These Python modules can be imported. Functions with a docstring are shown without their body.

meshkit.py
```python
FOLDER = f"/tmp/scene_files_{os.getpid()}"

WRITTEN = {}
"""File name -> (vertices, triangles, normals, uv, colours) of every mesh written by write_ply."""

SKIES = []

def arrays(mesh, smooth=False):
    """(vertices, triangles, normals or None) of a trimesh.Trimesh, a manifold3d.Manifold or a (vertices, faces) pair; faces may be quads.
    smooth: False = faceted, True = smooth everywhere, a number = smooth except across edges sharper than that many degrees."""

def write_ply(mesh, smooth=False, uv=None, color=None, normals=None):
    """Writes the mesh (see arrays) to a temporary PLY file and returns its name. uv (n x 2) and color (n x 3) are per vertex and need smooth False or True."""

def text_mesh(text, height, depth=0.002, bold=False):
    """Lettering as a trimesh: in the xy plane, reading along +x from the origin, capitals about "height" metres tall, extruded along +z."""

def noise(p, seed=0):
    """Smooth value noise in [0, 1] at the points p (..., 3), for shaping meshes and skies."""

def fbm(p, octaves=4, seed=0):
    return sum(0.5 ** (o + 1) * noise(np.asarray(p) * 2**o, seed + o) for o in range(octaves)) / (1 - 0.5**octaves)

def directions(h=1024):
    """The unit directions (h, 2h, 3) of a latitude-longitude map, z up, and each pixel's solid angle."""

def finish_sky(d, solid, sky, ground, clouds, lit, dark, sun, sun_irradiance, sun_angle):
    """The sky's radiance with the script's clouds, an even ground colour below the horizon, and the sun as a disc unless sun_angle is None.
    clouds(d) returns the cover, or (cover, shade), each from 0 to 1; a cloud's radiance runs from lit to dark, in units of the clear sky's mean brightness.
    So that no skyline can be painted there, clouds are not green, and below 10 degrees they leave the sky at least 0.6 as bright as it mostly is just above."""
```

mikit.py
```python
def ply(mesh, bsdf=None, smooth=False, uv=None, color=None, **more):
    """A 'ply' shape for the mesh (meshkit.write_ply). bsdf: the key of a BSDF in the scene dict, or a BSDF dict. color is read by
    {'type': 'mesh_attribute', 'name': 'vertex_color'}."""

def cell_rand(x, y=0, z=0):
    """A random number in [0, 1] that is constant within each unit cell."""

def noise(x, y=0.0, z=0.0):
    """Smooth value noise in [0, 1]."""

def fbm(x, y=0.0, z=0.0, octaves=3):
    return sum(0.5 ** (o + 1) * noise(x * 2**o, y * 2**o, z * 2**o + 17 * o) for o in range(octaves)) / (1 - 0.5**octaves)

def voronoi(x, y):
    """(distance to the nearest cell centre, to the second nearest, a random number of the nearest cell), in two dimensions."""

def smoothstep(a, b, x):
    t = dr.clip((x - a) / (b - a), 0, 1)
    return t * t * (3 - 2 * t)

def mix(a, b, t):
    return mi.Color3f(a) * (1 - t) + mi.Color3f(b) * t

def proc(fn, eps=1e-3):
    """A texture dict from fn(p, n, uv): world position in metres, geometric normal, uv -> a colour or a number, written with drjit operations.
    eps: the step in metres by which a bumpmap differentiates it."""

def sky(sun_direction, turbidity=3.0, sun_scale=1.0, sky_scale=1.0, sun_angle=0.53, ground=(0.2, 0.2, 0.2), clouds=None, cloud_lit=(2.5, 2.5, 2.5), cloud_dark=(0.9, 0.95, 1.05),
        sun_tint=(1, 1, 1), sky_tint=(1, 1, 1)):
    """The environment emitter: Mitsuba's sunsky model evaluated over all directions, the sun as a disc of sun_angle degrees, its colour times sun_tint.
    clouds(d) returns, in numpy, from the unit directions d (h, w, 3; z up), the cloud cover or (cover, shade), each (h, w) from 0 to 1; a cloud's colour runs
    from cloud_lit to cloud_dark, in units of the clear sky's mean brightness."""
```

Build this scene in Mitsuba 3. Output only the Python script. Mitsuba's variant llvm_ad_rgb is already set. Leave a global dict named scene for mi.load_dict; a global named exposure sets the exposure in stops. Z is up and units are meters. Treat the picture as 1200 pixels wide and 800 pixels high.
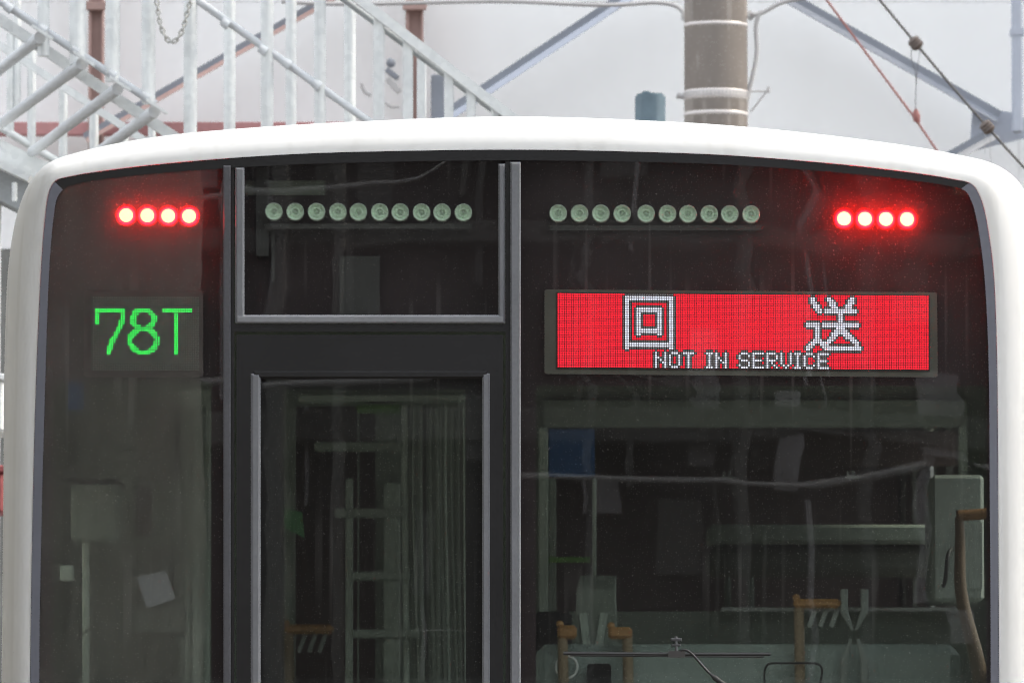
import math, random
import numpy as np, trimesh, manifold3d as m3, mitsuba as mi, mikit, meshkit
import drjit as dr
from mikit import proc, noise, fbm, voronoi, cell_rand, smoothstep, mix
from scipy.interpolate import PchipInterpolator

random.seed(7)
rng = np.random.default_rng(7)
T = mi.ScalarTransform4f
scene, labels = {}, {}

# ------------------------------------------------------------------ camera, sky, exposure
EYE = np.array([0.0, -20.0, 1.6])
AIM = np.array([0.0, 0.0, 3.05])
DIST = float(np.linalg.norm(AIM - EYE))
HALF = 600 / 435.0
FOV = 2 * math.degrees(math.atan(HALF / DIST))
scene['camera'] = {'type': 'thinlens', 'fov': FOV, 'fov_axis': 'x', 'aperture_radius': 0.007, 'focus_distance': DIST,
                   'near_clip': 0.1, 'far_clip': 2000.0,
                   'to_world': T().look_at(origin=EYE.tolist(), target=AIM.tolist(), up=[0, 0, 1])}
exposure = 3.08
scene['sky'] = mikit.sky((0.72, 0.02, 0.68), turbidity=3, sun_scale=0.28, sun_angle=20, sky_scale=1.0, ground=(0.2, 0.2, 0.2),
                         clouds=lambda d: (1.0, 0.15 + 0.5 * meshkit.fbm(d * 3.0, 4, 5)), cloud_lit=(2.36, 2.48, 2.62), cloud_dark=(1.62, 1.72, 1.84), sun_tint=(0.92, 1.0, 1.12))

# ------------------------------------------------------------------ helpers
FWD = (AIM - EYE) / DIST
RIGHT = np.array([1.0, 0, 0])
UPV = np.cross(RIGHT, FWD)


def at(px, py, Y):
    """World point at depth Y that lies on the sight line of a position measured on the photograph (used to survey sizes and places)."""
    px, py, Y = np.broadcast_arrays(np.asarray(px, float), np.asarray(py, float), np.asarray(Y, float))
    k = HALF / DIST / 600.0
    d = FWD + ((px - 600) * k)[..., None] * RIGHT + ((400 - py) * k)[..., None] * UPV
    t = (Y - EYE[1]) / d[..., 1]
    return EYE + d * t[..., None]


def bulge(x):
    return 0.07 * (x / 1.35) ** 2


def front(px, py, depth):
    """A point of the gently bowed train front, 'depth' metres behind its outer face."""
    p = at(px, py, np.asarray(depth, float))
    p = at(px, py, bulge(p[..., 0]) + depth)
    return p


counts = {}


def new_key(base):
    n = counts.get(base, 0)
    counts[base] = n + 1
    return base if n == 0 else f'{base}_{n:03d}'


def tag(key, label=None, category=None, group=None, kind=None):
    d = labels.setdefault(key, {})
    for k, v in (('label', label), ('category', category), ('group', group), ('kind', kind)):
        if v:
            d[k] = v
    return key


def thing(name, label, category, group=None):
    return tag(new_key(name), label, category, group)


def put(parent, name, mesh, bsdf, smooth=False, label=None, kind=None, emit=None):
    key = new_key(f'{parent}__{name}' if parent else name)
    more = {'emitter': {'type': 'area', 'radiance': {'type': 'rgb', 'value': list(emit)}}} if emit is not None else {}
    scene[key] = mikit.ply(mesh, bsdf, smooth=smooth, **more)
    if label or kind:
        tag(key, label=label, kind=kind)
    return key


def tri(m):
    if hasattr(m, 'to_mesh'):
        q = m.to_mesh()
        return trimesh.Trimesh(np.array(q.vert_properties[:, :3], float), np.array(q.tri_verts, int), process=False)
    return m


def cat(*ms):
    return trimesh.util.concatenate([tri(m) for m in ms])


def poly(pts):
    pts = np.asarray(pts, float)
    a = np.sum(pts[:, 0] * np.roll(pts[:, 1], -1) - np.roll(pts[:, 0], -1) * pts[:, 1])
    return m3.CrossSection([pts if a > 0 else pts[::-1]])


def rect(x0, y0, x1, y1, r=0):
    c = poly([(x0, -y0), (x1, -y0), (x1, -y1), (x0, -y1)])
    if r:
        c = c.offset(-r, m3.JoinType.Miter, 2).offset(r, m3.JoinType.Round, 2, 24)
    return c


def to_front(man, edge=60):
    """Manifold drawn in (photo x, -photo y, depth in mm) -> a mesh standing in the train front."""
    if edge:
        man = man.refine_to_length(edge)
    q = man.to_mesh()
    v = np.array(q.vert_properties[:, :3], float)
    w = front(v[:, 0], -v[:, 1], v[:, 2] / 1000.0)
    f = np.array(q.tri_verts, int)
    # photo axes (right, up, away) and world axes (x, z, y) differ in handedness
    return trimesh.Trimesh(w, f[:, ::-1], process=False)


def slab(section, d0, d1, edge=60):
    return to_front(section.extrude(d1 - d0).translate([0, 0, d0]), edge)


def bevel_bar(x0, y0, x1, y1, d0, d1, c=1.5, cd=4.0):
    """Rectangular strip whose front edges are chamfered by c photo pixels over cd millimetres."""
    v = []
    for x, sx in ((x0, 1), (x1, -1)):
        for y, sy in ((y0, 1), (y1, -1)):
            v += [(x, -y, d1), (x, -y, d0 + cd), (x + sx * c, -(y + sy * c), d0)]
    return m3.Manifold.hull_points(np.array(v, float))


def sheet(section, d, edge=45):
    """Single-sided curved sheet at depth d."""
    man = section.extrude(10).refine_to_length(edge)
    q = man.to_mesh()
    v, f = np.array(q.vert_properties[:, :3], float), np.array(q.tri_verts, int)
    f = f[np.all(v[f][:, :, 2] < 1e-4, axis=1)]
    used, inv = np.unique(f, return_inverse=True)
    v = v[used]
    w = front(v[:, 0], -v[:, 1], np.full(len(v), d / 1000.0))
    return trimesh.Trimesh(w, inv.reshape(-1, 3)[:, ::-1], process=False)


def box(lo, hi, r=0.0):
    lo, hi = np.minimum(lo, hi).astype(float), np.maximum(lo, hi).astype(float)
    if r > 0:
        r = min(r, 0.45 * float((hi - lo).min()))
        pts = []
        for i in range(8):
            s = np.array([(i >> k) & 1 for k in range(3)])
            c = np.where(s, hi, lo)
            for k in range(3):
                o = np.where(s, -r, r).astype(float)
                o[k] = 0
                pts.append(c + o)
        return tri(m3.Manifold.hull_points(np.array(pts)))
    return trimesh.creation.box(bounds=[lo, hi])


def ibox(x0, y0, x1, y1, Y, deep, r=0.004):
    """Upright box whose near face is surveyed at depth Y."""
    a, b = at(x0, y1, Y), at(x1, y0, Y)
    return box([a[0], Y, a[2]], [b[0], Y + deep, b[2]], r)


def tube(pts, r, sides=14, caps=True):
    p = np.asarray(pts, float)
    r = np.broadcast_to(np.asarray(r, float), (len(p),))
    t = np.gradient(p, axis=0)
    t /= np.linalg.norm(t, axis=1, keepdims=True) + 1e-12
    ref = np.array([0, 1.0, 0]) if abs(t[0][1]) < 0.9 else np.array([1.0, 0, 0])
    v, prev = [], ref
    ang = np.arange(sides) * 2 * np.pi / sides
    for i in range(len(p)):
        a = prev - t[i] * (prev @ t[i])
        a /= np.linalg.norm(a)
        prev = a
        b = np.cross(t[i], a)
        v.append(p[i] + r[i] * (np.cos(ang)[:, None] * a + np.sin(ang)[:, None] * b))
    v = np.vstack(v)
    f = []
    for i in range(len(p) - 1):
        for j in range(sides):
            a, b = i * sides + j, i * sides + (j + 1) % sides
            f += [(a, b, b + sides), (a, b + sides, a + sides)]
    if caps:
        n = len(v)
        v = np.vstack([v, p[0], p[-1]])
        for j in range(sides):
            f.append((n, (j + 1) % sides, j))
            k = (len(p) - 1) * sides
            f.append((n + 1, k + j, k + (j + 1) % sides))
    return trimesh.Trimesh(v, np.array(f), process=False)


def curve(pts, n=40):
    p = np.asarray(pts, float)
    s = np.r_[0, np.cumsum(np.linalg.norm(np.diff(p, axis=0), axis=1))]
    from scipy.interpolate import CubicSpline
    return CubicSpline(s, p)(np.linspace(0, s[-1], n)) if len(p) > 2 else np.linspace(p[0], p[1], n)


def lathe(profile, sides=28):
    """(radius, axial) profile turned about an axis that points at the camera (-y)."""
    pr = np.asarray(profile, float)
    ang = np.arange(sides) * 2 * np.pi / sides
    v = np.vstack([np.stack([r * np.cos(ang), np.full(sides, -a), r * np.sin(ang)], 1) for r, a in pr])
    f = []
    for i in range(len(pr) - 1):
        for j in range(sides):
            a, b = i * sides + j, i * sides + (j + 1) % sides
            f += [(a, b, b + sides), (a, b + sides, a + sides)]
    return trimesh.Trimesh(v, np.array(f), process=False)


def moved(m, p):
    m = m.copy()
    m.apply_translation(p)
    return m


def beam(p, q, w, h, up=(0, 1, 0)):
    """Rectangular bar from p to q: w across the view, h along 'up'."""
    p, q, up = np.asarray(p, float), np.asarray(q, float), np.asarray(up, float)
    d = (q - p) / np.linalg.norm(q - p)
    u = up - d * (up @ d)
    u /= np.linalg.norm(u)
    s = np.cross(d, u)
    pts = [e + a * s * w / 2 + b * u * h / 2 for e in (p, q) for a in (-1, 1) for b in (-1, 1)]
    return tri(m3.Manifold.hull_points(np.array(pts)))


# ------------------------------------------------------------------ materials
def two(b):
    return {'type': 'twosided', 'bsdf': b}


def paint(color, rough=0.5, spec=0.5, metallic=0.0, var=0.12, scale=3.0, clear=0.0):
    c = np.array(color, float)

    def fn(p, n, uv):
        k = fbm(p.x * scale, p.y * scale, p.z * scale, 3)
        g = noise(p.x * scale * 30, p.y * scale * 30, p.z * scale * 30)
        return mi.Color3f(*[float(x) for x in c]) * (1 - var + var * (1.5 * k + 0.5 * g))
    return two({'type': 'principled', 'base_color': proc(fn), 'roughness': rough, 'specular': spec, 'metallic': metallic, 'clearcoat': clear})


def plain(color, rough=0.6, metallic=0.0, spec=0.5):
    return two({'type': 'principled', 'base_color': {'type': 'rgb', 'value': list(color)}, 'roughness': rough, 'metallic': metallic, 'specular': spec})


def train_white(p, n, uv):
    grime = smoothstep(0.45, 0.85, fbm(p.x * 5, p.y * 5, p.z * 1.3, 4))
    streak = smoothstep(0.55, 0.9, noise(p.x * 45, p.y * 45, p.z * 1.2))
    return mix([0.66, 0.66, 0.655], [0.50, 0.49, 0.465], 0.3 * grime + 0.25 * streak)


scene['mat_body'] = two({'type': 'principled', 'base_color': proc(train_white), 'roughness': 0.35, 'specular': 0.5})
scene['mat_seal'] = paint([0.145, 0.15, 0.18], 0.55, 0.3)
scene['mat_strip'] = paint([0.17, 0.174, 0.188], 0.4, 0.5, var=0.2, scale=6)
scene['mat_strip_dark'] = paint([0.085, 0.085, 0.095], 0.5, 0.4, var=0.25, scale=6)
scene['mat_frame_light'] = paint([0.22, 0.225, 0.24], 0.45, 0.5, var=0.2, scale=6)
scene['mat_door'] = paint([0.013, 0.0125, 0.0135], 0.4, 0.4, var=0.3, scale=5)
scene['mat_black'] = paint([0.014, 0.013, 0.013], 0.7, 0.2, var=0.4, scale=5)
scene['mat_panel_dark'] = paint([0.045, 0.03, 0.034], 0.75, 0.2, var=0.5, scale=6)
scene['mat_housing'] = paint([0.16, 0.155, 0.14], 0.6, 0.3, var=0.25, scale=9)
scene['mat_led_board'] = paint([0.075, 0.045, 0.05], 0.6, 0.3)  # black board lifted to reddish grey for scattered sign light
scene['mat_led_off'] = plain([0.5, 0.52, 0.56], 0.5)  # pale grey carries the light bleeding over from the lit characters
scene['mat_led_number_board'] = paint([0.045, 0.046, 0.044], 0.6, 0.3, var=0.5, scale=12)
scene['mat_led_number_off'] = plain([0.11, 0.115, 0.11], 0.4)
scene['mat_reflector'] = paint([0.72, 0.82, 0.72], 0.35, 0.6, var=0.1, scale=40)
scene['mat_reflector_ring'] = plain([0.85, 0.95, 0.84], 0.3)
scene['mat_reflector_core'] = plain([0.5, 0.58, 0.5], 0.3)
scene['mat_tail_cup'] = plain([0.25, 0.02, 0.02], 0.35)
scene['mat_led_red'] = plain([0.50, 0.012, 0.018], 0.5)
scene['mat_led_white'] = plain([0.35, 0.35, 0.37], 0.5)
scene['mat_led_green'] = plain([0.01, 0.30, 0.03], 0.5)
scene['mat_emit'] = plain([0.05, 0.05, 0.05], 0.5)
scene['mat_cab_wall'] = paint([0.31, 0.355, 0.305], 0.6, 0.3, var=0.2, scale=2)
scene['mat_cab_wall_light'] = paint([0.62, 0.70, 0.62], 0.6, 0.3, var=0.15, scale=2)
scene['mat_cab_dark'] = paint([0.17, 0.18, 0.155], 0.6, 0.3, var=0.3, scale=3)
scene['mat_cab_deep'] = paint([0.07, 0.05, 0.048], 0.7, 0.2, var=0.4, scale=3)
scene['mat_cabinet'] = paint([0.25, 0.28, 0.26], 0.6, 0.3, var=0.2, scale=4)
scene['mat_dull_grey'] = paint([0.075, 0.07, 0.072], 0.7, 0.3, var=0.3, scale=8)
scene['mat_wood_dimmed'] = paint([0.19, 0.105, 0.05], 0.5, 0.4, var=0.3, scale=8)  # wood colour dimmed to offset strong light from the side window
scene['mat_post_dimmed'] = paint([0.13, 0.09, 0.06], 0.5, 0.4, var=0.3, scale=8)  # post colour dimmed for the same side light
scene['mat_desk'] = paint([0.26, 0.315, 0.295], 0.5, 0.4, var=0.15, scale=4)
scene['mat_blue'] = paint([0.05, 0.16, 0.42], 0.6, 0.3)
scene['mat_steel_rail'] = paint([0.55, 0.57, 0.56], 0.35, 0.6, var=0.1)
scene['mat_green'] = paint([0.16, 0.36, 0.06], 0.6, 0.3)
scene['mat_leaf'] = paint([0.10, 0.28, 0.12], 0.6, 0.3)
scene['mat_paper'] = paint([0.5, 0.5, 0.55], 0.8, 0.2, var=0.05)
scene['mat_rubber'] = plain([0.02, 0.02, 0.021], 0.45, spec=0.5)
scene['mat_wiper_steel'] = plain([0.12, 0.12, 0.125], 0.3, metallic=0.6)


def wood(p, n, uv):
    g = noise(p.x * 9, p.y * 9, p.z * 160 + 3 * noise(p.x * 20, p.y * 20, p.z * 20))
    return mix([0.42, 0.23, 0.08], [0.27, 0.13, 0.04], g)


scene['mat_wood'] = two({'type': 'principled', 'base_color': proc(wood), 'roughness': 0.45})
scene['mat_wood_post'] = paint([0.25, 0.19, 0.12], 0.5, 0.4, var=0.3, scale=8)


def galv(p, n, uv):
    v = voronoi(p.x * 40 + p.y * 23, p.z * 40)[2]
    k = fbm(p.x * 4, p.y * 4, p.z * 4, 3)
    return mix([0.54, 0.56, 0.565], [0.74, 0.76, 0.755], 0.4 * v + 0.6 * k)


scene['mat_galv'] = two({'type': 'principled', 'base_color': proc(galv), 'roughness': 0.5, 'metallic': 0.15, 'specular': 0.5})
scene['mat_tread'] = paint([0.50, 0.52, 0.54], 0.5, 0.4, var=0.2)
scene['mat_galv_dark'] = paint([0.34, 0.36, 0.37], 0.55, 0.4, var=0.25)


def wall_fn(p, n, uv):
    k = fbm(p.x * 0.8, p.z * 0.8, 2.0, 4)
    st = smoothstep(0.5, 0.95, noise(p.x * 7, 3.0, p.z * 0.5))
    return mix([0.82, 0.825, 0.83], [0.77, 0.77, 0.77], 0.4 * k + 0.25 * st)


scene['mat_wall'] = two({'type': 'principled', 'base_color': proc(wall_fn), 'roughness': 0.75, 'specular': 0.25})
scene['mat_wall_low'] = paint([0.20, 0.20, 0.19], 0.8, 0.2, var=0.4)
scene['mat_brown_steel'] = paint([0.36, 0.24, 0.215], 0.55, 0.4, var=0.3, scale=4)
scene['mat_red_band'] = paint([0.42, 0.21, 0.21], 0.6, 0.3, var=0.2, scale=2)
scene['mat_grey_steel'] = paint([0.21, 0.225, 0.26], 0.5, 0.4, var=0.2, scale=4)
scene['mat_pale_steel'] = paint([0.40, 0.43, 0.50], 0.5, 0.4, var=0.1, scale=4)
scene['mat_conduit'] = paint([0.44, 0.43, 0.43], 0.6, 0.3)


def concrete(p, n, uv):
    k = fbm(p.x * 6, p.y * 6, p.z * 1.5, 4)
    pit = smoothstep(0.72, 0.85, noise(p.x * 90, p.y * 90, p.z * 90))
    st = smoothstep(0.68, 0.8, noise(p.x * 30, 2.0, p.z * 3.5))
    return mix(mix([0.25, 0.22, 0.20], [0.185, 0.163, 0.147], k), [0.38, 0.35, 0.325], 0.35 * st + 0.3 * pit)


scene['mat_concrete'] = two({'type': 'principled', 'base_color': proc(concrete), 'roughness': 0.85, 'specular': 0.2})
scene['mat_band'] = paint([0.62, 0.58, 0.56], 0.35, 0.6, metallic=0.2, var=0.1)
scene['mat_teal'] = paint([0.125, 0.175, 0.21], 0.5, 0.4, var=0.35, scale=8)
scene['mat_wire'] = plain([0.07, 0.065, 0.065], 0.5)
scene['mat_wire_red'] = paint([0.30, 0.13, 0.12], 0.6, 0.3)
scene['mat_insulator'] = plain([0.10, 0.075, 0.065], 0.35)
scene['mat_chain'] = plain([0.42, 0.42, 0.40], 0.35, metallic=0.4)
scene['mat_red'] = paint([0.36, 0.10, 0.10], 0.5, 0.4)
scene['mat_white_box'] = paint([0.75, 0.75, 0.74], 0.5, 0.4)
scene['mat_station'] = paint([0.055, 0.046, 0.05], 0.9, 0.1, var=0.5, scale=0.4)
scene['mat_station_band'] = paint([0.14, 0.14, 0.135], 0.8, 0.2, var=0.3, scale=0.6)
scene['mat_station_pale'] = paint([0.36, 0.35, 0.36], 0.8, 0.2, var=0.4, scale=1.5)
scene['mat_station_post'] = paint([0.12, 0.12, 0.12], 0.8, 0.2, var=0.3, scale=0.6)


def gravel(p, n, uv):
    a, b, c = voronoi(p.x * 16, p.y * 16)
    return mix([0.10, 0.095, 0.09], [0.28, 0.26, 0.24], c) * (0.6 + 0.4 * smoothstep(0.0, 0.25, b - a))


scene['mat_gravel'] = two({'type': 'principled', 'base_color': proc(gravel), 'roughness': 0.95, 'specular': 0.1})


def dust_weight(p, n, uv):
    film = 0.022 + 0.034 * fbm(p.x * 3, 1.0, p.z * 3, 4)
    clump = smoothstep(0.25, 0.75, fbm(p.x * 9 + 3, 2.0, p.z * 9, 3))
    q = 2.2 * noise(p.x * 11, 5.0, p.z * 11)
    a, b, c = voronoi(p.x * 61 + q, p.z * 61 - q)
    big = smoothstep(0.05 + 0.10 * c, 0.03, a) * smoothstep(0.55, 1.0, c)
    a2, b2, c2 = voronoi(p.x * 140 + 5 - q, p.z * 140 + q)
    small = smoothstep(0.28, 0.05, a2) * smoothstep(0.5, 1.0, c2)
    run = smoothstep(0.70, 0.95, noise(p.x * 70, 4.0, p.z * 1.6)) * smoothstep(0.45, 0.7, noise(p.x * 6, 9.0, p.z * 3))
    return film + (0.32 * big + 0.14 * small) * (0.3 + 0.7 * clump) + 0.10 * run


scene['mat_clear_glass'] = {'type': 'thindielectric', 'int_ior': 1.5, 'specular_transmittance': {'type': 'rgb', 'value': [0.70, 0.735, 0.70]}}
scene['mat_side_glass'] = {'type': 'thindielectric', 'int_ior': 1.5, 'specular_transmittance': {'type': 'rgb', 'value': [0.85, 0.88, 0.85]}}
scene['mat_glass'] = {'type': 'blendbsdf', 'weight': proc(dust_weight),
                      'clean': {'type': 'thindielectric', 'int_ior': 1.5, 'specular_transmittance': {'type': 'rgb', 'value': [0.72, 0.755, 0.72]}},
                      'dust': {'type': 'principledthin', 'base_color': {'type': 'rgb', 'value': [0.45, 0.44, 0.43]}, 'roughness': 0.9, 'diff_trans': 1.2}}

# ------------------------------------------------------------------ the setting
g = trimesh.creation.box(bounds=[[-400, -400, -0.5], [400, 600, 0.0]])
put(None, 'ground', g, 'mat_gravel', kind='structure')

# ------------------------------------------------------------------ the train
TR = thing('train_car', 'white train car with black glazed front, lit red tail lamps and LED destination sign', 'train')
inner = [(33, 1100), (35, 800), (38, 600), (42, 450), (47, 330), (52, 260), (57, 225), (66, 211), (90, 205), (200, 191), (400, 178.5), (600, 175.5), (800, 179.5),
         (1000, 194), (1110, 208.5), (1138, 215), (1150, 233), (1160, 280), (1166, 340), (1169, 450), (1170, 600), (1171, 800), (1172, 1100)]
outer = [(0, 1100), (3, 800), (5, 600), (6, 450), (9, 340), (18, 268), (34, 222), (60, 194), (100, 180), (200, 161), (400, 146), (600, 139), (800, 146),
         (1000, 165), (1110, 182), (1165, 196), (1197, 222), (1213, 268), (1219, 340), (1222, 450), (1224, 600), (1226, 800), (1228, 1100)]


def dense(pts, k=7):
    p = np.asarray(pts, float)
    i = np.arange(len(p))
    u = np.linspace(0, len(p) - 1, (len(p) - 1) * k + 1)
    return np.stack([PchipInterpolator(i, p[:, c])(u) for c in (0, 1)], 1)


IN, OUT = dense(inner), dense(outer)
rows = []
ND = 0.34
for t in np.linspace(0, 1, 15):
    a = t * math.pi / 2
    w_in = front(IN[:, 0], IN[:, 1], 0.0)
    w_out = front(OUT[:, 0], OUT[:, 1], 0.0)
    w_out = w_out.copy()
    # outline at its own depth: survey the silhouette where it lies
    yb = bulge(w_out[:, 0]) + ND
    w_o = at(OUT[:, 0], OUT[:, 1], yb)
    s, c = math.sin(a) ** 0.9, 1 - math.cos(a)
    r = w_in + (w_o - w_in) * s
    r[:, 1] = w_in[:, 1] + (w_o[:, 1] - w_in[:, 1]) * c
    rows.append(r)
last = rows[-1]
LEN = 11.0
YROWS = [0.75, 1.5, 2.6, 3.9, 4.6, 5.9, 7.0, 9.0, LEN]
for yy in YROWS:
    r = last.copy()
    cz = r[:, 2].min()
    r[:, 1] = yy
    r[:, 0] *= 1.0
    rows.append(r)
# close the tail end towards its middle
mid = rows[-1].mean(0)
rows.append(mid + (rows[-1] - mid) * 0.02)
rim = rows[0].copy()
rim[:, 1] += 0.06
rows.insert(0, rim)
n = len(IN)
V = np.vstack(rows)
F = []
for i in range(len(rows) - 1):
    for j in range(n - 1):
        a, b = i * n + j, i * n + j + 1
        m_ = (V[a] + V[b] + V[a + n] + V[b + n]) / 4
        if i in (16, 18, 20) and 2.25 < m_[2] < 3.1 and abs(m_[0]) > 1.15:
            continue
        F += [(a, b, b + n), (a, b + n, a + n)]
shell = trimesh.Trimesh(V, np.array(F), process=False)
put(TR, 'body_shell', shell, 'mat_body', smooth=40)
# lower body and apron below the picture
L0, L1 = at(33, 1095, 0.1), at(1172, 1095, 0.1)
xl, xr, zl = float(last[:, 0].min()), float(last[:, 0].max()), float(last[:, 2].min())
put(TR, 'apron', box([xl, 0.10, 0.35], [xr, 0.32, zl + 0.05], 0.03), 'mat_body')
put(TR, 'underframe', box([xl + 0.1, 0.5, 0.45], [xr - 0.1, LEN - 0.3, zl], 0.02), 'mat_cab_dark')

mask = poly([(x, -y) for x, y in IN])
mask_in = mask.offset(-0.5, m3.JoinType.Miter, 2)
# rubber seal: a ring of varying width round the glazing
seal_inner = dense([(46, 1100), (46, 800), (49, 600), (53, 450), (57, 330), (62, 262), (67, 232), (76, 221), (96, 214), (200, 202), (400, 191), (600, 188),
                    (800, 191), (1000, 204), (1106, 217), (1130, 223), (1140, 240), (1149, 284), (1155, 342), (1159, 450), (1160, 600), (1161, 800), (1161, 1100)])
ring = mask_in - poly([(x, -y) for x, y in seal_inner])
upper = poly([(40, -190), (84, -232), (1112, -232), (1160, -196), (1160, -100), (40, -100)])
for half in (rect(0, 100, 600, 1200), rect(600, 100, 1200, 1200)):
    put(TR, 'window_seal', slab((ring - upper) ^ half, -3, 6, 40), 'mat_seal')
put(TR, 'top_trim', slab(ring ^ upper, -2, 6, 40), 'mat_door')
glazed = poly([(x, -y) for x, y in seal_inner]).offset(1.5, m3.JoinType.Miter, 2)

# pillars and the door frame between the panes
put(TR, 'pillar_strip', to_front(bevel_bar(261.5, 194, 270.5, 1090, -6, 2, 1.5, 4)), 'mat_strip_dark')
put(TR, 'pillar_strip', to_front(bevel_bar(598, 190, 610.5, 1090, -16, 1, 2.0, 8)), 'mat_strip')
put(TR, 'door_post', slab(rect(270, 186, 274.6, 1090), 4, 60), 'mat_door')
put(TR, 'door_post', slab(rect(592.4, 184, 598, 1090), 4, 60), 'mat_door')
put(TR, 'door_header', slab(rect(274.6, 379.5, 592.4, 388.5), 2, 60), 'mat_door')

for x0, x1 in ((263.5, 269), (593, 597.5), (277, 282), (586, 591)):  # hidden black dividers added to stop tail lamp light reaching the frames
    put(TR, 'light_block', slab(rect(x0, 186, x1, 378), 12, 74), 'mat_black')

# glazing
gl_left = glazed ^ rect(20, 150, 263, 1090)
gl_mid = rect(283, 150, 587, 372) ^ glazed
gl_right = glazed ^ rect(609, 150, 1200, 1090)
sg_num, sg_dest = rect(98, 340, 238, 442, 4), poly([(638, -339), (1098, -342.5), (1099, -442), (638, -438)])
gl_left, gl_right = gl_left - sg_num, gl_right - sg_dest
put(TR, 'front_window', sheet(gl_left, 3), 'mat_glass', smooth=True, label='narrow front window holding the green LED number display')
put(TR, 'front_window', sheet(gl_mid, 3), 'mat_glass', smooth=True, label='small upper middle window over the cab door')
put(TR, 'front_window', sheet(gl_right, 3), 'mat_glass', smooth=True, label='wide front window holding the red destination sign')

put(TR, 'sign_glass', sheet(sg_num, 3), 'mat_clear_glass', smooth=True)
put(TR, 'sign_glass', sheet(sg_dest, 3), 'mat_clear_glass', smooth=True)
fr = [bevel_bar(275.5, 196, 286.5, 378, -6, 6, 2.5, 6), bevel_bar(584, 192, 592, 378, -8, 6, 2.0, 8)]
for f_ in fr:
    put(TR, 'window_frame', to_front(f_, 60), 'mat_strip')
put(TR, 'window_frame', to_front(bevel_bar(276.5, 369, 591.5, 379, -9, 40, 2.0, 8), 60), 'mat_frame_light')

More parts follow.
